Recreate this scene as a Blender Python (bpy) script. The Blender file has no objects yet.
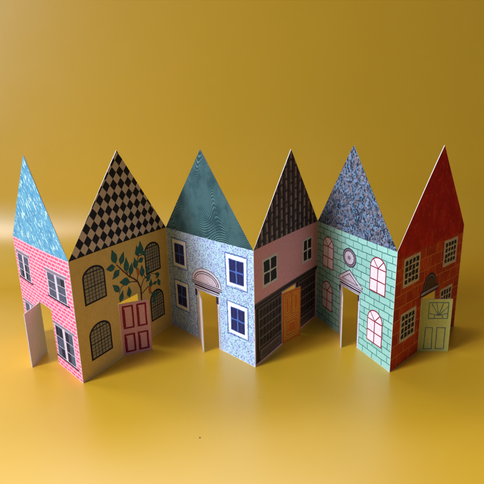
import bpy, bmesh, math, random
from mathutils import Vector, Matrix
random.seed(7)
scene = bpy.context.scene
scene.unit_settings.scale_length = 0.01          # 1 unit = 1 cm
COL = scene.collection

# ------------------------------------------------------------ camera
F_PX, PITCH, ROLL, CAMZ = 462.2, 0.26076, -0.02386, 12.455
fw = Vector((0, math.cos(PITCH), -math.sin(PITCH)))
rt = Vector((1, 0, 0)); up = rt.cross(fw)
r2 = rt*math.cos(ROLL) + up*math.sin(ROLL); u2 = r2.cross(fw)
cd = bpy.data.cameras.new('camera'); cam = bpy.data.objects.new('camera', cd); COL.objects.link(cam)
cd.sensor_width = 36; cd.lens = F_PX/484*36; cd.clip_start = 0.5; cd.clip_end = 2000
M = Matrix((r2, u2, -fw)).transposed().to_4x4(); M.translation = (0, 0, CAMZ); cam.matrix_world = M
scene.camera = cam
scene.view_settings.view_transform = 'Standard'; scene.view_settings.look = 'None'
scene.view_settings.exposure = 0; scene.view_settings.gamma = 1

# ------------------------------------------------------------ light: dim room, two windows on the left, two added fill lamps
w = bpy.data.worlds.new('World'); scene.world = w; w.use_nodes = True
bg = w.node_tree.nodes['Background']; bg.inputs[0].default_value = (0.75, 0.8, 1.0, 1); bg.inputs[1].default_value = 0.085
def area(name, pos, aim, sx, sy, power, color, spread=180):
    l = bpy.data.lights.new(name, 'AREA'); l.shape = 'RECTANGLE'; l.size = sx; l.size_y = sy
    l.energy = power; l.color = color; l.spread = math.radians(spread)
    o = bpy.data.objects.new(name, l); COL.objects.link(o); o.location = pos
    o.rotation_euler = (Vector(aim)-Vector(pos)).to_track_quat('-Z', 'Y').to_euler()
area('window_light_back', (-74, 50, 54), (-12, 34, 2), 26, 26, 26000, (0.90, 0.90, 1.0))
area('window_light_front', (-84, -22, 38), (-2, 8, 0), 20, 46, 25500, (0.65, 0.86, 1.0), 100)
area('fill_light_high', (-62, -22, 60), (-4, 4, 0), 30, 26, 11500, (0.97, 0.81, 0.80), 80)  # added fill lamp, no real window: brightens the front of the sheet
area('fill_light_top', (-14, 74, 76), (-4, 10, 0), 80, 26, 44000, (0.95, 0.98, 0.98))  # added lamp behind the backdrop, unseen: gloss and brightness on the foreground

# ------------------------------------------------------------ node helper
class NT:
    def __init__(s, name, rough=0.62, spec=0.2):
        s.m = bpy.data.materials.new(name); s.m.use_nodes = True; s.t = s.m.node_tree
        s.b = s.t.nodes['Principled BSDF']; s.b.inputs['Roughness'].default_value = rough
        s.b.inputs['Specular IOR Level'].default_value = spec
    def n(s, kind, **kw):
        nd = s.t.nodes.new('ShaderNode'+kind)
        for k, v in kw.items(): setattr(nd, k, v)
        return nd
    def put(s, sock, v):
        if isinstance(v, bpy.types.NodeSocket): s.t.links.new(v, sock)
        elif v is not None:
            if isinstance(v, (tuple, list)) and len(v) == 3 and sock.type == 'RGBA': v = (*v, 1)
            sock.default_value = v
    def math(s, op, a, b=None, c=None, clamp=False):
        nd = s.n('Math', operation=op, use_clamp=clamp)
        for i, v in enumerate((a, b, c)): s.put(nd.inputs[i], v)
        return nd.outputs[0]
    def mix(s, f, a, b, blend='MIX'):
        nd = s.n('Mix', data_type='RGBA', blend_type=blend)
        s.put(nd.inputs[0], f); s.put(nd.inputs[6], a); s.put(nd.inputs[7], b); return nd.outputs[2]
    def co(s, warp=0, wscale=1.0, rot=0, sc=(1, 1)):
        tc = s.n('TexCoord'); sp = s.n('SeparateXYZ'); s.put(sp.inputs[0], tc.outputs['Object'])
        cb = s.n('CombineXYZ'); s.put(cb.inputs[0], sp.outputs[0]); s.put(cb.inputs[1], sp.outputs[2])
        v = cb.outputs[0]
        if warp:
            nz = s.n('TexNoise'); s.put(nz.inputs['Vector'], v); nz.inputs['Scale'].default_value = wscale; nz.inputs['Detail'].default_value = 3
            sb = s.n('VectorMath', operation='SUBTRACT'); s.put(sb.inputs[0], nz.outputs['Color']); sb.inputs[1].default_value = (.5, .5, .5)
            ml = s.n('VectorMath', operation='MULTIPLY_ADD'); s.put(ml.inputs[0], sb.outputs[0]); ml.inputs[1].default_value = (warp, warp, 0); s.put(ml.inputs[2], v)
            v = ml.outputs[0]
        if rot or sc != (1, 1):
            mp = s.n('Mapping'); s.put(mp.inputs[0], v); mp.inputs['Rotation'].default_value = (0, 0, rot)
            v1 = mp.outputs[0]
            m2 = s.n('VectorMath', operation='MULTIPLY'); s.put(m2.inputs[0], v1); m2.inputs[1].default_value = (sc[0], sc[1], 1); v = m2.outputs[0]
        return v
    def sep(s, v):
        sp = s.n('SeparateXYZ'); s.put(sp.inputs[0], v); return sp.outputs[0], sp.outputs[1]
    def noise(s, v, scale, detail=3, rough=.55):
        nz = s.n('TexNoise'); s.put(nz.inputs['Vector'], v); nz.inputs['Scale'].default_value = scale
        nz.inputs['Detail'].default_value = detail; nz.inputs['Roughness'].default_value = rough; return nz.outputs['Fac']
    def ramp(s, f, stops, interp='LINEAR'):
        r = s.n('ValToRGB'); s.put(r.inputs[0], f); r.color_ramp.interpolation = interp
        e = r.color_ramp.elements
        while len(e) < len(stops): e.new(0.5)
        for el, (p, c) in zip(e, stops): el.position = p; el.color = (*c, 1) if len(c) == 3 else c
        return r.outputs[0]
    def thr(s, f, a, b):
        m = s.n('MapRange', interpolation_type='SMOOTHSTEP'); s.put(m.inputs[0], f); m.inputs[1].default_value = a; m.inputs[2].default_value = b
        return m.outputs[0]
    def done(s, col, fibre=True, wear=False):
        v = s.co()
        if s.m.name.split()[-1] in ('print', 'roof') and s.m.name != 'harlequin':   # ink rubbed off along folds and cut edges
            x, y = s.sep(v); e = s.math('MINIMUM', s.math('MINIMUM', x, s.math('SUBTRACT', 7.5, x)), y)
            e = s.math('ADD', e, s.math('MULTIPLY', s.math('SUBTRACT', s.noise(v, 7, 4, .7), .5), .07))
            col = s.mix(s.math('MULTIPLY', s.math('SUBTRACT', 1, s.thr(e, .012, .036)), .85), col, (.80, .76, .74))
        if fibre:   # slight unevenness of printed ink on paper
            f = s.noise(v, 9, 4, .7)
            g = s.ramp(f, [(.3, (.90, .90, .90)), (.7, (1.06, 1.06, 1.06))])
            col = s.mix(1.0, col, g, 'MULTIPLY')
        s.put(s.b.inputs['Base Color'], col)
        bp = s.n('Bump'); bp.inputs['Strength'].default_value = .12; bp.inputs['Distance'].default_value = .01
        s.put(bp.inputs['Height'], s.noise(v, 30, 4, .6)); s.put(s.b.inputs['Normal'], bp.outputs[0])
        return s.m
def plain(name, c, rough=.62, var=.12, spec=.2):
    N = NT(name, rough, spec); v = N.co(); f = N.noise(v, 5, 5, .65)
    return N.done(N.ramp(f, [(.3, tuple(x*(1-var) for x in c)), (.7, tuple(min(1, x*(1+var)) for x in c))]))

def brick(N, v, bw, rh, mortar, c1, c2, cm, smooth=.1, off=.5):
    b = N.n('TexBrick'); N.put(b.inputs['Vector'], v); b.offset = off
    b.inputs['Scale'].default_value = 1; b.inputs['Brick Width'].default_value = bw; b.inputs['Row Height'].default_value = rh
    b.inputs['Mortar Size'].default_value = mortar; b.inputs['Mortar Smooth'].default_value = smooth; b.inputs['Bias'].default_value = 0
    N.put(b.inputs['Color1'], c1); N.put(b.inputs['Color2'], c2); N.put(b.inputs['Mortar'], cm); return b.outputs['Color'], b.outputs['Fac']

MAT = {}
PAPER = plain('white paper', (.68, .65, .63), .7, .06)
# --- walls
N = NT('pink brick print'); c, f = brick(N, N.co(.06, 3), .46, .195, .028, (.80, .07, .19), (.76, .12, .25), (.86, .58, .70), .2)
MAT['wall1'] = N.done(N.mix(N.thr(N.noise(N.co(), 6, 4, .8), .50, .68), c, (.85, .40, .50)))
N = NT('ochre wall print'); n = N.noise(N.co(), 2.2, 5, .6)
MAT['wall2'] = N.done(N.ramp(n, [(.3, (.80, .51, .125)), (.7, (.88, .57, .155))]))
N = NT('speckled pale blue print')
sp = N.noise(N.co(0, 1, 0, (1, 1.2)), 13.5, 2.5, .6); sp2 = N.noise(N.co(), 3, 3)
c = N.mix(N.thr(sp2, .35, .65), (.50, .62, .95), (.55, .80, .96)); vd = N.n('TexVoronoi', feature='F1'); N.put(vd.inputs['Vector'], N.co(.06, 9)); vd.inputs['Scale'].default_value = 12.5
dc = N.n('SeparateColor'); N.put(dc.inputs[0], vd.outputs['Color'])
dot = N.math('MULTIPLY', N.math('SUBTRACT', 1, N.thr(N.math('SUBTRACT', vd.outputs['Distance'], N.math('MULTIPLY', dc.outputs[1], .22)), .20, .36)), N.thr(dc.outputs[0], .06, .20))
c = N.mix(N.math('MULTIPLY', dot, .85), c, (.09, .17, .42)); c = N.mix(N.math('MULTIPLY', N.thr(sp, .55, .62), .55), c, (.09, .17, .42)); 
MAT['wall3'] = N.done(c)
MAT['wall4'] = plain('dusty rose print', (.86, .37, .40), .6, .06)
N = NT('mint brick print'); c, f = brick(N, N.co(.13, 1.6), .80, .375, .028, (.31, .62, .57), (.38, .71, .65), (.05, .21, .20), .3)
MAT['wall5'] = N.done(N.mix(N.math('MULTIPLY', N.thr(N.noise(N.co(), 8, 4, .7), .5, .75), .4), c, (.22, .45, .40)))
N = NT('red orange brick print'); c, f = brick(N, N.co(.12, 1.2), 1.25, .66, .03, (.62, .050, .012), (.42, .018, .008), (.75, .26, .05), .5)
MAT['wall6'] = N.done(N.mix(N.thr(N.noise(N.co(0, 1, 0, (1, .7)), 1.6, 5, .7), .45, .75), c, (.80, .13, .02)))
# --- roofs
N = NT('sky blue brushed roof')
ang = math.radians(-36)
a = N.noise(N.co(.10, 6, ang, (1, .26)), 7.5, 3, .7); b = N.noise(N.co(.10, 2, ang, (1, .35)), 3.0, 4, .65); e = N.noise(N.co(.1, 5, ang, (1, .35)), 11, 3, .7)
c = N.ramp(b, [(.3, (.04, .21, .44)), (.5, (.09, .33, .56)), (.7, (.16, .45, .65))])
c = N.mix(N.math('MULTIPLY', N.thr(e, .54, .62), .35), c, (.28, .56, .72))
c = N.mix(N.thr(a, .56, .60), c, (.58, .80, .74))
MAT['roof1'] = N.done(c)
N = NT('harlequin roof'); x, y = N.sep(N.co(.025, 5))
def tri(N, x, p, o):
    q = N.math('FRACT', N.math('ADD', N.math('DIVIDE', N.math('SUBTRACT', x, o), p), .5)); return N.math('ABSOLUTE', N.math('SUBTRACT', q, .5))
d = N.math('ADD', tri(N, x, .545, 3.53), tri(N, y, .61, 9.96))
MAT['roof2'] = N.done(N.mix(N.thr(d, .485, .515), (.014, .012, .018), (.74, .56, .42)))
N = NT('teal combed roof'); x, y = N.sep(N.co(.10, .8))
# nested waves, as a comb drawn through paint leaves them
amp = N.math('ADD', .62, N.math('MULTIPLY', N.math('SINE', N.math('ADD', N.math('MULTIPLY', y, 1.35), N.math('MULTIPLY', x, .4))), .42))
s_ = N.math('SINE', N.math('ADD', N.math('MULTIPLY', x, 2.15), N.math('MULTIPLY', N.math('SINE', N.math('MULTIPLY', y, .9)), 1.1)))
lv = N.math('ADD', y, N.math('MULTIPLY', s_, amp))
st = N.math('SINE', N.math('MULTIPLY', lv, 54.0))
br = N.noise(N.co(), .9, 3, .6)
c = N.mix(N.math('MULTIPLY', N.thr(st, .1, .95), N.thr(br, .30, .60)), (.022, .066, .080), (.13, .27, .29))
c = N.mix(N.math('MULTIPLY', N.thr(N.noise(N.co(0, 1, 0, (1, .3)), 2.5, 4), .45, .7), .35), c, (.06, .15, .17))
MAT['roof3'] = N.done(c)
N = NT('dark pantile roof')
x, y = N.sep(N.co(.06, 2.5))
PC = .54
col_i = N.math('FLOOR', N.math('DIVIDE', x, PC)); fx = N.math('FRACT', N.math('DIVIDE', x, PC))
off = N.math('MULTIPLY', N.math('MODULO', col_i, 2.0), .45)
dip = N.math('MULTIPLY', N.math('POWER', N.math('SUBTRACT', fx, .5), 2), .9)       # each tile ends in a shallow curve
fy = N.math('FRACT', N.math('ADD', N.math('SUBTRACT', N.math('DIVIDE', y, .62), dip), off))
inx = N.math('MULTIPLY', N.thr(fx, .30, .40), N.math('SUBTRACT', 1, N.thr(fx, .70, .80)))
iny = N.math('MULTIPLY', N.thr(fy, .10, .16), N.math('SUBTRACT', 1, N.thr(fy, .88, .98)))
ed = N.math('MULTIPLY', N.thr(fx, .08, .13), N.math('SUBTRACT', 1, N.thr(fx, .17, .22)))
var = N.noise(N.co(0, 1, 0, (1, .5)), 5, 4, .7)
c = N.mix(N.math('MULTIPLY', ed, .5), (.020, .015, .018), (.20, .13, .13))
c = N.mix(N.math('MULTIPLY', N.math('MULTIPLY', inx, iny), N.thr(var, .25, .6)), c, (.40, .235, .21))
lip = N.math('MULTIPLY', N.thr(fy, .0, .03), N.math('SUBTRACT', 1, N.thr(fy, .05, .10)))
MAT['roof4'] = N.done(N.mix(N.math('MULTIPLY', lip, .45), c, (.22, .12, .11)))
N = NT('marbled pebble roof')
vo = N.n('TexVoronoi', feature='F1'); N.put(vo.inputs['Vector'], N.co(.28, 2.5, 0, (1.25, .95))); vo.inputs['Scale'].default_value = 4.3
vc = N.n('TexVoronoi', feature='DISTANCE_TO_EDGE'); N.put(vc.inputs['Vector'], N.co(.28, 2.5, 0, (1.25, .95))); vc.inputs['Scale'].default_value = 4.3
cs = N.n('SeparateColor'); N.put(cs.inputs[0], vo.outputs['Color'])
cc = N.ramp(cs.outputs[0], [(0, (.025, .05, .10)), (.25, (.10, .09, .11)), (.5, (.26, .19, .20)), (.75, (.12, .18, .30)), (.95, (.02, .03, .06))])
cc = N.mix(N.thr(vo.outputs['Distance'], .02, .3), N.mix(.5, cc, (.03, .03, .06)), cc)
cc = N.mix(N.thr(N.noise(N.co(.3, 3), 3.0, 5, .75), .54, .64), cc, (.13, .42, .74))
cc = N.mix(N.math('SUBTRACT', 1, N.thr(N.math('ADD', vc.outputs['Distance'], N.math('MULTIPLY', N.math('SUBTRACT', N.noise(N.co(), 4, 3), .5), .22)), .0, .10)), cc, (.22, .34, .56))
cc = N.mix(N.thr(N.noise(N.co(.2, 4), 7, 4, .75), .50, .58), cc, (.014, .018, .040))
blot = N.n('TexVoronoi', feature='F1'); N.put(blot.inputs['Vector'], N.co(.35, 2)); blot.inputs['Scale'].default_value = 1.5; bc = N.n('SeparateColor'); N.put(bc.inputs[0], blot.outputs['Color'])
bm_ = N.math('MULTIPLY', N.math('SUBTRACT', 1, N.thr(blot.outputs['Distance'], .22, .30)), N.thr(bc.outputs[0], .4, .5))
cc = N.mix(N.math('MULTIPLY', bm_, .75), cc, (.05, .06, .085))
MAT['roof5'] = N.done(cc)
N = NT('crimson roof'); n = N.noise(N.co(0, 1, 0, (1, .6)), 1.5, 5, .7)
m6 = N.noise(N.co(.2, 2, 0, (1, .8)), 3.2, 5, .75); b6, f6 = brick(N, N.co(.15, 1.2), 1.25, .66, .03, (0, 0, 0), (0, 0, 0), (1, 1, 1), .6)
cr = (N.ramp(n, [(.2, (.34, .0, .0)), (.5, (.50, .002, .002)), (.62, (.66, .012, .006)), (.8, (.72, .08, .01))]))
cr = N.mix(N.math('MULTIPLY', N.math('MULTIPLY', f6, N.thr(n, .42, .62)), .45), cr, (.55, .10, .02))
MAT['roof6'] = N.done(N.mix(N.thr(m6, .57, .70), cr, (.72, .12, .03)))
# --- inks
def ink(k, c, rough=.6, var=.15): MAT[k] = plain(k.replace('_', ' ')+' ink', c, rough, var)
ink('slate', (.17, .18, .27)); ink('slate_dark', (.07, .085, .14), .6, .5); ink('lilac', (.66, .55, .66)); ink('lilac_grey', (.24, .19, .26)); ink('night', (.012, .016, .03))
ink('black', (.010, .010, .014)); ink('straw_grey', (.36, .29, .17)); ink('navy', (.020, .022, .10)); ink('blue_line', (.035, .06, .36))
ink('mid_blue', (.07, .15, .52)); ink('white_ink', (.90, .90, .94), .6, .03); ink('plum', (.045, .025, .05)); ink('mauve', (.68, .61, .72))
ink('bone', (.70, .64, .58)); ink('soot', (.020, .014, .014)); ink('umber', (.12, .075, .065)); ink('taupe', (.30, .21, .18))
ink('maroon', (.30, .012, .045)); ink('shell', (.92, .80, .90), .6, .04); ink('cream', (.72, .60, .48)); ink('leaf', (.028, .13, .11), .6, .3)
ink('bark', (.12, .042, .030)); ink('apricot', (.58, .15, .045)); ink('door_pink', (.84, .42, .47), .6, .08); ink('door_maroon', (.30, .012, .04))
ink('door_orange', (.72, .15, .012), .6, .1); ink('door_yellow', (.80, .42, .05)); ink('door_lime', (.58, .62, .17), .6, .06); ink('blue_grey', (.12, .20, .22))
ink('blush', (.95, .84, .82), .65, .03); ink('brown', (.14, .07, .03)); ink('sand_line', (.42, .25, .12)); ink('leaf_line', (.10, .17, .13))

# ------------------------------------------------------------ geometry helpers
T = .050                                       # card thickness
def mesh_obj(name, bm, mats, parent=None, loc=(0, 0, 0), rz=0, label=None, group=None):
    me = bpy.data.meshes.new(name); bm.normal_update(); bm.to_mesh(me); bm.free()
    for m in mats: me.materials.append(m)
    o = bpy.data.objects.new(name, me); COL.objects.link(o); o.parent = parent; o.location = loc; o.rotation_euler = (0, 0, rz)
    if label: o['label'] = label
    if group: o['group'] = group
    return o
def slab(bm, front, back, yf, yb, mi=0, ms=1):
    """solid card: printed front polygon at y=yf (faces -y), back polygon at y=yb"""
    a = [bm.verts.new((u, yf, v)) for u, v in front]; b = [bm.verts.new((u, yb, v)) for u, v in back]
    f = bm.faces.new(a); f.material_index = mi
    f = bm.faces.new(b[::-1]); f.material_index = ms
    n = len(a)
    for i in range(n):
        f = bm.faces.new((a[i], b[i], b[(i+1) % n], a[(i+1) % n])); f.material_index = ms
BOW = {}
def bow(o, k):
    # each panel of card is bowed a little and its gable leans back a hair
    bm = bmesh.new(); bm.from_mesh(o.data)
    for ax, step, n in ((0, .625, 12), (2, .8, 14)):
        for i in range(1, n):
            no = [0, 0, 0]; no[ax] = 1; co = [0, 0, 0]; co[ax] = i*step+.013
            bmesh.ops.bisect_plane(bm, geom=bm.verts[:]+bm.edges[:]+bm.faces[:], plane_co=co, plane_no=no, dist=1e-5)
    a, b = k
    for v in bm.verts:
        v.co.y += a*math.sin(math.pi*min(max(v.co.x/7.5, 0), 1))*(0.35+0.65*v.co.z/8) + (b*max(0, v.co.z-5)**2 if v.co.z > 5 else 0)*math.sin(math.pi*min(max(v.co.x/7.5, 0), 1))
    bm.to_mesh(o.data); bm.free(); o.data.update()
def card(name, front, back, mat, **kw):
    bm = bmesh.new(); slab(bm, front, back, 0, T)
    bmesh.ops.recalc_face_normals(bm, faces=bm.faces[:])
    return mesh_obj(name, bm, [mat, PAPER], **kw)
class Print:
    """inks laid on the card a few hundredths of a millimetre thick, one mesh"""
    def __init__(s): s.bm = bmesh.new(); s.keys = []
    def poly(s, pts, key, layer=0):
        if key not in s.keys: s.keys.append(key)
        k = s.keys.index(key)
        slab(s.bm, pts, pts, -(.006+.0035*layer), .012, k, k)
    def rect(s, u0, v0, u1, v1, key, layer=0, j=.012):
        q = lambda: random.uniform(-j, j)
        s.poly([(u0+q(), v0+q()), ((u0+u1)/2, v0+q()), (u1+q(), v0+q()), (u1+q(), (v0+v1)/2), (u1+q(), v1+q()), ((u0+u1)/2, v1+q()), (u0+q(), v1+q()), (u0+q(), (v0+v1)/2)], key, layer)
    def line(s, pts, wd, key, layer=1, j=.0):
        for i in range(len(pts)-1):
            a = Vector(pts[i]); b = Vector(pts[i+1]); d = (b-a)
            if d.length < 1e-6: continue
            d.normalize(); n = Vector((-d.y, d.x))*wd/2; e = d*wd*.3
            q = lambda: Vector((random.uniform(-j, j), random.uniform(-j, j)))
            ns = max(1, int((b-a).length/.5)) if j else 1
            P = [a.lerp(b, t/ns)+(q() if 0 < t < ns else Vector((0, 0))) for t in range(ns+1)]
            P[0] = P[0]-e; P[-1] = P[-1]+e
            wv = [1+random.uniform(-.18, .18) if j else 1 for _ in P]
            s.poly([tuple(p-n*k) for p, k in zip(P, wv)]+[tuple(p+n*k) for p, k in list(zip(P, wv))[::-1]], key, layer+random.random()*.3)
    def build(s, name, parent, **kw):
        bmesh.ops.recalc_face_normals(s.bm, faces=s.bm.faces[:])
        return mesh_obj(name, s.bm, [MAT[k] for k in s.keys], parent, **kw)
def arch(u0, v0, u1, vs, vt, n=18):
    """arched opening outline: sill v0, springing vs, crown vt"""
    c = (u0+u1)/2; r = (u1-u0)/2
    return [(u0, v0), (u1, v0)]+[(c+r*math.cos(math.pi*i/n), vs+(vt-vs)*math.sin(math.pi*i/n)) for i in range(n+1)]

# ------------------------------------------------------------ table and backdrop: one yellow sheet swept up
def build_backdrop():
    y0, R = 34.0, 6.4
    bm = bmesh.new(); prof = [(-62.0+i*4.0, 0.0) for i in range(25)]
    prof += [(y0+R*math.sin(a), R-R*math.cos(a)) for a in [math.pi/2*i/24 for i in range(1, 25)]]
    prof += [(y0+R, R+4.5*i) for i in range(1, 6)]
    xs = [-42+i*3 for i in range(29)]
    rows = [[bm.verts.new((x, y, z)) for x in xs] for y, z in prof]
    for i in range(len(rows)-1):
        for j in range(len(xs)-1):
            f = bm.faces.new((rows[i][j], rows[i][j+1], rows[i+1][j+1], rows[i+1][j])); f.smooth = True
    N = NT('yellow glossy sheet', .42, .5)
    tc = N.n('TexCoord').outputs['Object']
    big = N.noise(tc, .035, 3, .5)
    c = N.ramp(big, [(.3, (.728, .430, .018)), (.7, (.758, .450, .024))])
    for sx, sy, r in ((-1.9, 16.07, .055), (.62, 18.75, .03)):
        dv = N.n('VectorMath', operation='DISTANCE'); N.put(dv.inputs[0], tc); dv.inputs[1].default_value = (sx, sy, 0)
        ds = N.math('ADD', dv.outputs['Value'], N.math('MULTIPLY', N.math('SUBTRACT', N.noise(tc, 18, 2), .5), r*1.6))
        c = N.mix(N.math('SUBTRACT', 1, N.thr(ds, r*.6, r)), c, (.16, .07, .03))
    N.put(N.b.inputs['Base Color'], c)
    N.put(N.b.inputs['Roughness'], N.ramp(N.noise(tc, .4, 5, .6), [(.3, (.34,)*3), (.7, (.40,)*3)]))
    N.b.inputs['Coat Weight'].default_value = 1; N.b.inputs['Coat Roughness'].default_value = .34
    bp = N.n('Bump'); bp.inputs['Strength'].default_value = .10; bp.inputs['Distance'].default_value = .02
    N.put(bp.inputs['Height'], N.noise(tc, 6, 4, .6))
    b2 = N.n('Bump'); b2.inputs['Strength'].default_value = .5; b2.inputs['Distance'].default_value = .05     # slight waves in the sheet
    N.put(b2.inputs['Height'], N.noise(tc, .16, 2, .5)); N.put(b2.inputs['Normal'], bp.outputs[0]); N.put(N.b.inputs['Normal'], b2.outputs[0])
    o = mesh_obj('backdrop', bm, [N.m]); o['kind'] = 'structure'
build_backdrop()

# ------------------------------------------------------------ the folded card
H, W, G = 6.28, 7.5, 4.68
ANG = [math.radians(a) for a in (-46.8, 62.5, -47.4, 56.5, -70.1, 42.8)]
P = [Vector((-13.131, 25.775))]
for a in ANG: P.append(P[-1]+W*Vector((math.cos(a), math.sin(a))))
APEX = [(3.84, 10.96), (4.00, 11.05), (3.75, 10.98), (4.12, 10.82), (3.66, 11.0), (4.36, 10.92)]
DU0, DU1, DV = 2.95, 4.60, 3.10                # door opening
DOORANG = [math.radians(a) for a in (-94.5, 24.5, -79.5, 44.1, -101, -2.8)]
WALLH = [H, H, H, H, H, 5.86]
DESC = [('pink brick paper house with a sky blue roof, leftmost', 'sky blue roof with pale brush flecks'),
        ('ochre paper house with arched windows, a painted tree and a black and tan diamond roof', 'black and tan diamond chequered roof'),
        ('pale blue speckled paper house with a round-topped doorway and dark teal roof', 'dark teal roof with combed wavy lines'),
        ('dusty rose paper house above a dark shopfront, with a brown tiled roof', 'dark brown roof with rows of narrow tiles'),
        ('mint green brick paper house with a small oval window and blue pebbled roof', 'blue and brown marbled roof'),
        ('red brick paper house with a crimson roof, rightmost', 'plain crimson roof')]
DOORL = ['plain pale back of a wide open door', 'pink door with four maroon outlined panels', 'open door seen edge on, white',
         'orange door with yellow outlined panels', 'open door seen edge on, white', 'lime green door with a sunray panel in blue grey lines']

root = bpy.data.objects.new('folding_house_card', None); COL.objects.link(root); root.location = (0, 23, 0)
root['label'] = 'zigzag folded card of six joined paper houses with pointed roofs and open doors'
root['category'] = 'paper houses'

HOUSE = []
for i in range(6):
    d0 = (ANG[i]-ANG[i-1])/2 if i else 0; d1 = (ANG[i+1]-ANG[i])/2 if i < 5 else 0
    bu0 = T*math.tan(d0); bu1 = W-T*math.tan(d1)      # mitred folds
    wh = WALLH[i]
    fr = [(0, 0), (DU0, 0), (DU0, DV), (DU1, DV), (DU1, 0), (W, 0), (W, wh), (0, wh)]
    bk = [(bu0, 0), (DU0, 0), (DU0, DV), (DU1, DV), (DU1, 0), (bu1, 0), (bu1, wh), (bu0, wh)]
    hs = card('house', fr, bk, MAT['wall%d' % (i+1)], parent=root, loc=(P[i].x, P[i].y-23, 0), rz=ANG[i], label=DESC[i][0], group='paper houses of the folded street')
    ax = APEX[i]
    if wh < H:
        fr = [(0, wh), (W, wh), (W, H), ax, (0, H)]; bk = [(bu0, wh), (bu1, wh), (bu1, H), ax, (bu0, H)]
    else:
        fr = [(0, H), (W, H), ax]; bk = [(bu0, H), (bu1, H), ax]
    card('roof', fr, bk, MAT['roof%d' % (i+1)], parent=hs, label=DESC[i][1])
    HOUSE.append(hs)

def door(i, front_mat, prints=None):
    wd, ht = DU1-DU0-.03, DV-.05
    fr = [(0, 0.01), (wd, 0.01), (wd, ht), (0, ht)]
    o = card('door', fr, fr, MAT[front_mat], parent=HOUSE[i], loc=(DU0+.01, -.012, 0), rz=DOORANG[i]-ANG[i], label=DOORL[i])
    if prints:
        p = Print(); prints(p, wd, ht); p.build('panelling', o)
    return o
def door_frame_panel(p, u0, v0, u1, v1, wd, key, skew=0):
    p.line([(u0, v0), (u1, v0), (u1-skew, v1), (u0+skew, v1), (u0, v0)], wd, key, 1, .012)
DOORS = {}

# ---- house 1: pink brick, sash windows
def sash(u0, v0, u1, v1, i, lintel=.16):
    p = Print(); mid = (u0+u1)/2; w_ = u1-u0
    p.rect(u0, v0, u1, v1, 'lilac', 0)
    p.rect(u0-.12, v1, u1+.14, v1+lintel, 'lilac_grey', 1); p.line([(u0-.16, v1+lintel), (u1+.18, v1+lintel)], .035, 'lilac', 2)
    p.line([(u0-.14, v0-.03), (u1+.16, v0-.03)], .075, 'night', 2)
    for a, b in ((u0+.09, mid-.13), (mid+.13, u1-.09)):
        p.rect(a, v0+.05, b, v1-.03, 'slate', 1)
        for k in range(3):
            x0, x1 = a+.04, b-.04; y0 = v0+.08+(v1-v0-.12)*k/3; y1 = y0+(v1-v0-.12)/3-.05
            xm = (x0+x1)/2
            for e0, e1 in ((x0, xm-.02), (xm+.02, x1)): p.rect(e0, y0, e1, y1, 'night' if random.random() < .3 else 'slate_dark', 2)
        for k in (1, 2): p.line([(a, v0+.05+(v1-v0-.1)*k/3), (b, v0+.05+(v1-v0-.1)*k/3)], .022, 'lilac', 3)
        p.line([((a+b)/2, v0+.05), ((a+b)/2, v1-.05)], .018, 'lilac_grey', 3)
    p.build('window', HOUSE[i])
sash(.36, 3.95, 2.28, 5.42, 0); sash(4.70, 3.92, 6.88, 5.28, 0); sash(.36, .62, 2.28, 2.42, 0); sash(4.80, .58, 7.00, 2.40, 0)
DOORS[0] = door(0, 'blush')

# ---- house 2: ochre, arched leaded windows, painted tree
def leaded(u0, v0, u1, vs, vt, i):
    p = Print(); b = .10
    p.poly(arch(u0, v0, u1, vs, vt), 'black', 0)
    p.poly(arch(u0+b, v0+b*.9, u1-b, vs, vt-b), 'straw_grey', 1)
    w_ = u1-u0-2*b; c = (u0+u1)/2; r = w_/2
    for k in range(1, 6):
        x = u0+b+w_*k/6; top = vs+(vt-b-vs)*math.sqrt(max(0, 1-((x-c)/r)**2))
        p.line([(x, v0+b), (x+random.uniform(-.01, .01), top)], .030 if k != 3 else .045, 'black', 2)
    n = 9
    for k in range(1, n):
        y = v0+b+(vt-v0-2*b)*k/n; hw = r if y <= vs else r*math.sqrt(max(0, 1-((y-vs)/(vt-b-vs))**2))
        p.line([(c-hw, y), (c+hw, y+random.uniform(-.01, .01))], .026 if k % 4 else .05, 'black', 2)
    p.build('window', HOUSE[i])
leaded(.70, 3.80, 2.23, 5.15, 5.66, 1); leaded(.72, .84, 2.25, 2.12, 2.68, 1); leaded(5.40, 3.93, 6.76, 5.18, 5.72, 1); leaded(5.56, .94, 6.84, 2.15, 2.80, 1)
p = Print()
for b in [[(4.84, 2.6), (4.86, 3.32), (4.66, 3.77), (4.35, 4.06), (4.03, 4.27), (3.56, 4.75), (3.16, 5.19)], [(4.66, 3.77), (4.23, 3.92), (3.8, 3.96), (3.35, 3.92), (3.12, 3.6)],
          [(4.86, 3.32), (5.14, 3.75), (5.73, 3.95), (6.3, 3.7)], [(4.62, 3.83), (4.71, 4.19)], [(4.86, 2.95), (5.45, 3.18), (6.39, 3.25)],
          [(4.05, 4.28), (4.15, 4.6)], [(4.68, 4.4), (4.65, 4.7), (4.9, 5.25)], [(4.9, 5.2), (5.3, 5.2)], [(3.9, 4.5), (3.86, 4.8)], [(5.3, 3.85), (5.1, 4.2)]]:
    main = b[0][0] > 4.8
    for k in range(len(b)-1): p.line([b[k], b[k+1]], max(.025, (.11 if main and b[-1][0] < 4 else .05)-.010*k), 'bark', 2)
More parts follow.
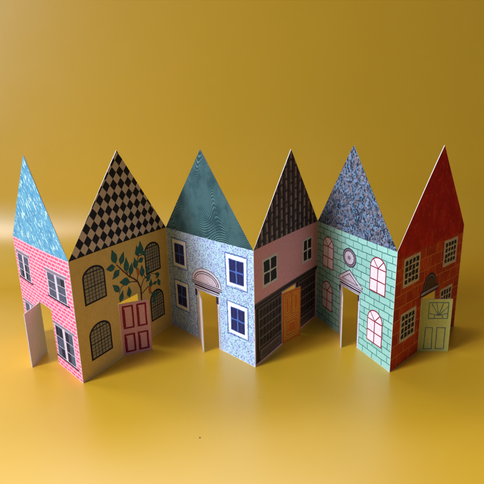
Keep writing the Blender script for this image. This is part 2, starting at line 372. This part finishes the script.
for tu, tv, bu, bv in [(2.92, 6.04, 3.09, 5.31), (3.74, 5.72, 3.44, 5.15), (2.4, 5.18, 2.99, 5.13), (2.77, 4.55, 3.29, 4.87), (3.89, 5.35, 3.84, 4.62), (4.31, 4.94, 4.12, 4.34), (4.55, 5.16, 4.63, 4.55), (3.27, 4.19, 4.0, 3.99), (2.73, 4.2, 3.15, 3.73), (3.41, 3.65, 3.14, 3.15), (3.9, 3.71, 3.89, 3.15), (4.81, 5.8, 4.87, 5.2), (5.12, 5.97, 5.12, 5.26), (5.14, 5.4, 5.53, 5.14), (4.79, 4.88, 5.27, 4.96), (5.1, 4.58, 5.06, 3.95), (5.66, 4.41, 5.43, 4.05), (5.29, 3.79, 5.79, 3.8), (5.37, 3.54, 5.72, 3.74), (6.19, 3.77, 6.58, 3.6), (6.22, 3.49, 6.51, 3.58), (5.79, 3.54, 5.71, 3.08), (5.92, 3.19, 6.27, 3.25), (6.42, 3.38, 6.53, 2.94),
                       (5.75, 2.75, 6.0, 2.35), (6.35, 2.7, 6.1, 2.4), (5.7, 2.2, 6.1, 2.15)]:
    a = Vector((bu, bv)); t = Vector((tu, tv)); d = t-a; n = Vector((-d.y, d.x)).normalized(); L = d.length; wd = min(.23, L*.31)
    prof = [(.0, .0), (.12, .55), (.32, 1), (.55, .9), (.8, .45), (1.08, 0)]
    pts = [tuple(a+d*s-n*wd*q*random.uniform(.85, 1.1)) for s, q in prof]+[tuple(a+d*s+n*wd*q*random.uniform(.85, 1.1)) for s, q in prof[-2:0:-1]]
    p.poly(pts, 'leaf', 4+random.random()); p.line([tuple(a-d*.1), tuple(a+d*.9)], .018, 'leaf_line', 6)
for u, v in ((4.76, 4.32), (5.62, 2.95)):
    p.poly([(u+.115*math.cos(k*math.pi/6), v+.24*math.sin(k*math.pi/6)) for k in range(12)], 'apricot', 5)
p.build('tree_painting', HOUSE[1], label='tree with dark green leaves and orange fruit painted over the doorway')
def pr(p, w_, h_):
    for a, b, c, d in ((.20, 1.62, .70, 2.86), (.97, 1.62, 1.42, 2.86), (.20, .22, .68, 1.22), (.93, .22, 1.42, 1.22)):
        door_frame_panel(p, a, b, c, d, .095, 'door_maroon')
        p.line([(a+.02, b+.1), (a+.02, d-.2)], .12, 'door_maroon', 2, .02)
DOORS[1] = door(1, 'door_pink', pr)

# ---- house 3: speckled blue
def casement(u0, v0, u1, v1, i):
    p = Print()
    p.line([(u0-.07, v0-.12), (u1+.06, v0-.08), (u1+.08, v1+.06), (u0-.09, v1+.08), (u0-.07, v0-.12)], .035, 'blue_line', 0, .015)
    p.rect(u0, v0, u1, v1, 'white_ink', 0, .02)
    a, b, c, d = u0+.20, v0+.16, u1-.18, v1-.20
    p.rect(a, b, c, d, 'mid_blue', 1, .02); xm, ym = (a+c)/2, (b+d)/2
    for x0, x1 in ((a+.03, xm-.05), (xm+.05, c-.03)):
        for y0, y1 in ((b+.03, ym-.05), (ym+.05, d-.03)):
            p.rect(x0, y0, x1, y1, 'navy', 2, .02)
            p.line([((x0+x1)/2, y0), ((x0+x1)/2, y1)], .018, 'blue_line', 3)
    p.build('window', HOUSE[i])
casement(.62, 4.10, 1.95, 5.70, 2); casement(.66, 1.46, 1.96, 3.12, 2); casement(5.50, 4.09, 6.97, 5.74, 2); casement(5.52, 1.40, 6.97, 3.10, 2)
p = Print(); cx = 3.74
def seg(r, rv, vb, n=20): return [(cx+r*math.cos(math.pi*k/n), vb+rv*math.sin(math.pi*k/n)) for k in range(n+1)]
p.poly(seg(1.30, .86, 3.66), 'plum', 0); p.poly(seg(1.26, .81, 3.68), 'mauve', 1); p.poly(seg(1.10, .66, 3.69), 'plum', 2)
p.poly(seg(1.04, .60, 3.70), 'mauve', 3); p.poly(seg(.96, .53, 3.70), 'plum', 4); p.poly(seg(.91, .48, 3.71), 'lilac', 5)
p.rect(cx-1.30, 3.52, cx+1.32, 3.68, 'mauve', 1); p.line([(cx-1.3, 3.60), (cx+1.3, 3.60)], .05, 'plum', 2); p.line([(cx-1.32, 3.50), (cx+1.32, 3.50)], .05, 'plum', 2)
p.rect(cx-1.05, 3.13, cx+1.08, 3.50, 'mauve', 1); p.line([(cx-1.05, 3.38), (cx+1.08, 3.38)], .10, 'plum', 2); p.line([(cx-1.0, 3.24), (cx+1.02, 3.24)], .04, 'plum', 2)
p.build('pediment', HOUSE[2], label='round-topped mauve pediment over the doorway')
for a, b in ((DU0-.20, DU0-.01), (DU1+.01, DU1+.22)):
    p = Print(); p.rect(a, 0.01, b, 3.13, 'mauve', 0, .004); p.line([(a+.02, .05), (a+.02, 3.1)], .03, 'plum', 1); p.line([(b-.06, .05), (b-.06, 2.6)], .018, 'plum', 1)
    p.rect(a-.06, 2.72, b-.08, 3.14, 'plum', 2, .02); p.build('pilaster', HOUSE[2])
DOORS[2] = door(2, 'blush')

# ---- house 4: rose wall over shopfront
def four(u0, v0, u1, v1, i, key='bone', pane='soot', nx=2, ny=2, b=.13, g=.12, j=.03):
    p = Print(); p.rect(u0, v0, u1, v1, key, 0, .02)
    cw = (u1-u0-2*b-(nx-1)*g)/nx; ch = (v1-v0-2*b-(ny-1)*g)/ny
    for a in range(nx):
        for c in range(ny):
            x = u0+b+a*(cw+g); y = v0+b+c*(ch+g); p.rect(x, y, x+cw, y+ch, pane, 1, j)
    return p.build('window', HOUSE[i])
four(.86, 4.05, 2.46, 5.57, 3); four(5.50, 4.05, 6.76, 5.53, 3)
p = Print(); p.rect(.01, 3.26, 7.47, 3.47, 'soot', 2, .01); p.line([(.02, 3.44), (7.45, 3.44)], .03, 'taupe', 3); p.rect(.06, 3.18, 7.42, 3.27, 'umber', 3, .01); p.line([(.03, 3.36), (7.45, 3.36)], .02, 'umber', 3)
p.build('shop_cornice', HOUSE[3])
def shopwin(u0, u1):
    p = Print(); p.rect(u0, .12, u1, 3.20, 'soot', 0, .01)
    a, b = u0+.36, u1-.10
    p.rect(a, .16, b, .78, 'umber', 1); p.rect(a+.10, .24, b-.1, .68, 'taupe', 2); p.rect(a+.14, .28, b-.14, .64, 'umber', 3)
    p.rect(a, .86, b, 3.08, 'umber', 1)
    n = 7; cw = (b-a)/n
    for k in range(n):
        for r in range(4):
            y = .92+r*.53; x = a+k*cw
            p.poly(arch(x+.045, y, x+cw-.02, y+.33, y+.46, 8), 'soot', 2)
            if random.random() < .6: p.line([(x+cw*.5, y+.05), (x+cw*.62, y+.3)], .03, 'umber', 3)
    for y in (.90, 1.43, 1.96, 2.49): p.line([(a, y), (b, y+.01)], .03, 'taupe', 3, .006)
    p.line([(a-.05, .8), (a-.05, 3.1)], .03, 'taupe', 3, .008); p.line([(u0+.08, .2), (u0+.08, 3.15)], .025, 'umber', 2, .008); p.line([(b+.03, .2), (b+.03, 3.1)], .03, 'taupe', 3, .006)
    p.build('shop_window', HOUSE[3])
shopwin(.10, 2.90); shopwin(4.65, 7.30)
def pr(p, w_, h_):
    for a, b, c, d in ((.18, 1.68, .68, 2.86), (.92, 1.68, 1.44, 2.86), (.18, .20, 1.42, 1.42)):
        door_frame_panel(p, a, b, c, d, .05, 'door_yellow'); e = .13
        door_frame_panel(p, a+e, b+e, c-e, d-e, .045, 'door_yellow')
    door_frame_panel(p, .48, .50, 1.12, 1.12, .04, 'door_yellow')
    p.line([(.02, 1.55), (w_-.02, 1.55)], .03, 'door_yellow', 1, .01)
DOORS[3] = door(3, 'door_orange', pr)

# ---- house 5: mint brick, arched gothic windows
def gothic(u0, v0, u1, vs, vt, i):
    p = Print(); L = 'maroon'
    p.poly(arch(u0, v0, u1, vs, vt), L, 0); b = .06
    p.poly(arch(u0+b, v0+b, u1-b, vs, vt-b), 'shell', 1)
    c = (u0+u1)/2; ym = v0+(vs-v0)*.50
    p.line([(c, v0), (c, vs+.02)], .055, L, 2, .008); p.line([(u0+.03, ym), (u1-.03, ym)], .055, L, 2, .01); p.line([(u0+.03, vs), (u1-.03, vs)], .055, L, 2, .01)
    p.line([(c, vs), (u0+(u1-u0)*.18, vs+(vt-vs)*.74)], .05, L, 2); p.line([(c, vs), (u1-(u1-u0)*.18, vs+(vt-vs)*.74)], .05, L, 2)
    p.build('window', HOUSE[i])
gothic(.74, 3.68, 1.99, 5.00, 5.60, 4); gothic(.72, 1.02, 1.97, 2.22, 2.82, 4); gothic(5.54, 3.76, 6.82, 5.08, 5.66, 4); gothic(5.50, .94, 6.76, 2.20, 2.80, 4)
p = Print(); o_ = lambda k, a: [(3.66+.66*k*math.cos(t*math.pi/14), 4.95+.54*k*math.sin(t*math.pi/14)) for t in range(28)]
p.poly(o_(1, 0), 'plum', 0); p.poly(o_(.90, 0), 'lilac_grey', 1); p.poly(o_(.74, 0), 'plum', 2); p.poly(o_(.66, 0), 'mauve', 3)
for k in range(6):
    a = math.pi/6*k; p.line([(3.66-.40*math.cos(a), 4.95-.32*math.sin(a)), (3.66+.40*math.cos(a), 4.95+.32*math.sin(a))], .018, 'lilac_grey', 4)
p.poly(o_(.2, 0), 'lilac_grey', 6); p.build('oval_window', HOUSE[4])
p = Print()
p.poly([(2.60, 3.52), (4.98, 3.52), (4.98, 3.60), (3.72, 4.30), (2.60, 3.62)], 'plum', 0)
p.poly([(2.66, 3.55), (4.92, 3.55), (4.90, 3.61), (3.72, 4.24), (2.68, 3.62)], 'mauve', 1)
p.poly([(2.95, 3.60), (4.62, 3.60), (3.72, 4.08)], 'plum', 2); p.poly([(3.08, 3.64), (4.46, 3.64), (3.72, 4.02)], 'lilac', 3)
p.rect(2.66, 3.36, 4.94, 3.52, 'mauve', 1); p.line([(2.64, 3.43), (4.96, 3.43)], .05, 'plum', 2)
p.rect(2.80, 3.12, 4.78, 3.36, 'mauve', 1); p.line([(2.80, 3.30), (4.78, 3.30)], .09, 'plum', 2); p.line([(2.8, 3.19), (4.78, 3.19)], .03, 'plum', 2)
p.build('pediment', HOUSE[4], label='triangular mauve pediment over the doorway')
for a, b in ((DU0-.17, DU0-.01), (DU1+.01, DU1+.18)):
    p = Print(); p.rect(a, 0.01, b, 3.12, 'mauve', 0, .004); p.line([(a+.015, .05), (a+.015, 3.1)], .03, 'plum', 1)
    p.rect(a-.04, 2.78, b-.07, 3.12, 'plum', 2, .02); p.build('pilaster', HOUSE[4])
DOORS[4] = door(4, 'blush')

# ---- house 6: red brick, small paned windows, fanlight
for u0, v0, u1, v1 in ((.76, 4.22, 2.50, 5.76), (5.24, 4.26, 6.84, 5.76), (.76, 1.27, 2.42, 2.86), (5.18, 1.24, 6.70, 2.96)):
    four(u0, v0, u1, v1, 5, 'cream', 'night', 4, 4, .17, .085, .03)
p = Print(); c6 = 3.84
def seg6(r, rv, vb, n=18): return [(c6+r*math.cos(math.pi*k/n), vb+rv*math.sin(math.pi*k/n)) for k in range(n+1)]
p.poly(seg6(.80, .88, 3.42), 'plum', 0); p.poly(seg6(.68, .76, 3.42), 'lilac_grey', 1); p.poly(seg6(.62, .70, 3.42), 'plum', 2); p.poly(seg6(.50, .60, 3.42), 'brown', 3)
for k in (1, 2, 3, 4): a = math.pi*k/5; p.line([(c6, 3.44), (c6+.48*math.cos(a), 3.44+.56*math.sin(a))], .022, 'plum', 4)
p.rect(c6-1.02, 3.14, c6+1.0, 3.43, 'plum', 4); p.rect(c6-.98, 3.24, c6+.96, 3.36, 'mauve', 5); p.line([(c6-.98, 3.30), (c6+.96, 3.30)], .03, 'lilac_grey', 6)
p.build('fanlight', HOUSE[5], label='dark half round fanlight above the doorway')
def pr(p, w_, h_):
    k = 'blue_grey'; door_frame_panel(p, .42, 1.95, 1.42, 2.86, .04, k); door_frame_panel(p, .30, .18, .72, 1.42, .04, k, .03); door_frame_panel(p, .92, .18, 1.36, 1.42, .04, k)
    c = (.95, 2.12)
    for e in ((.44, 2.25), (.55, 2.80), (.80, 2.84), (1.16, 2.84), (1.40, 2.62), (1.40, 2.25)): p.line([c, e], .035, k, 1, .01)
    p.line([(.70, 1.97), (.76, 2.15), (.95, 2.22), (1.12, 2.15), (1.18, 1.97)], .035, k, 1)
DOORS[5] = door(5, 'door_lime', pr)

# ------------------------------------------------------------ bow every panel with its prints
KB = [(-.09, .0006), (.08, .0006), (-.07, .0006), (.07, .0006), (-.08, .0006), (.09, .0006)]
for i, hs in enumerate(HOUSE):
    bow(hs, KB[i])
    for ch in hs.children:
        if ch.name.split('.')[0] != 'door': bow(ch, KB[i])
        else: ch.location.y += KB[i][0]*math.sin(math.pi*DU0/7.5)*.5
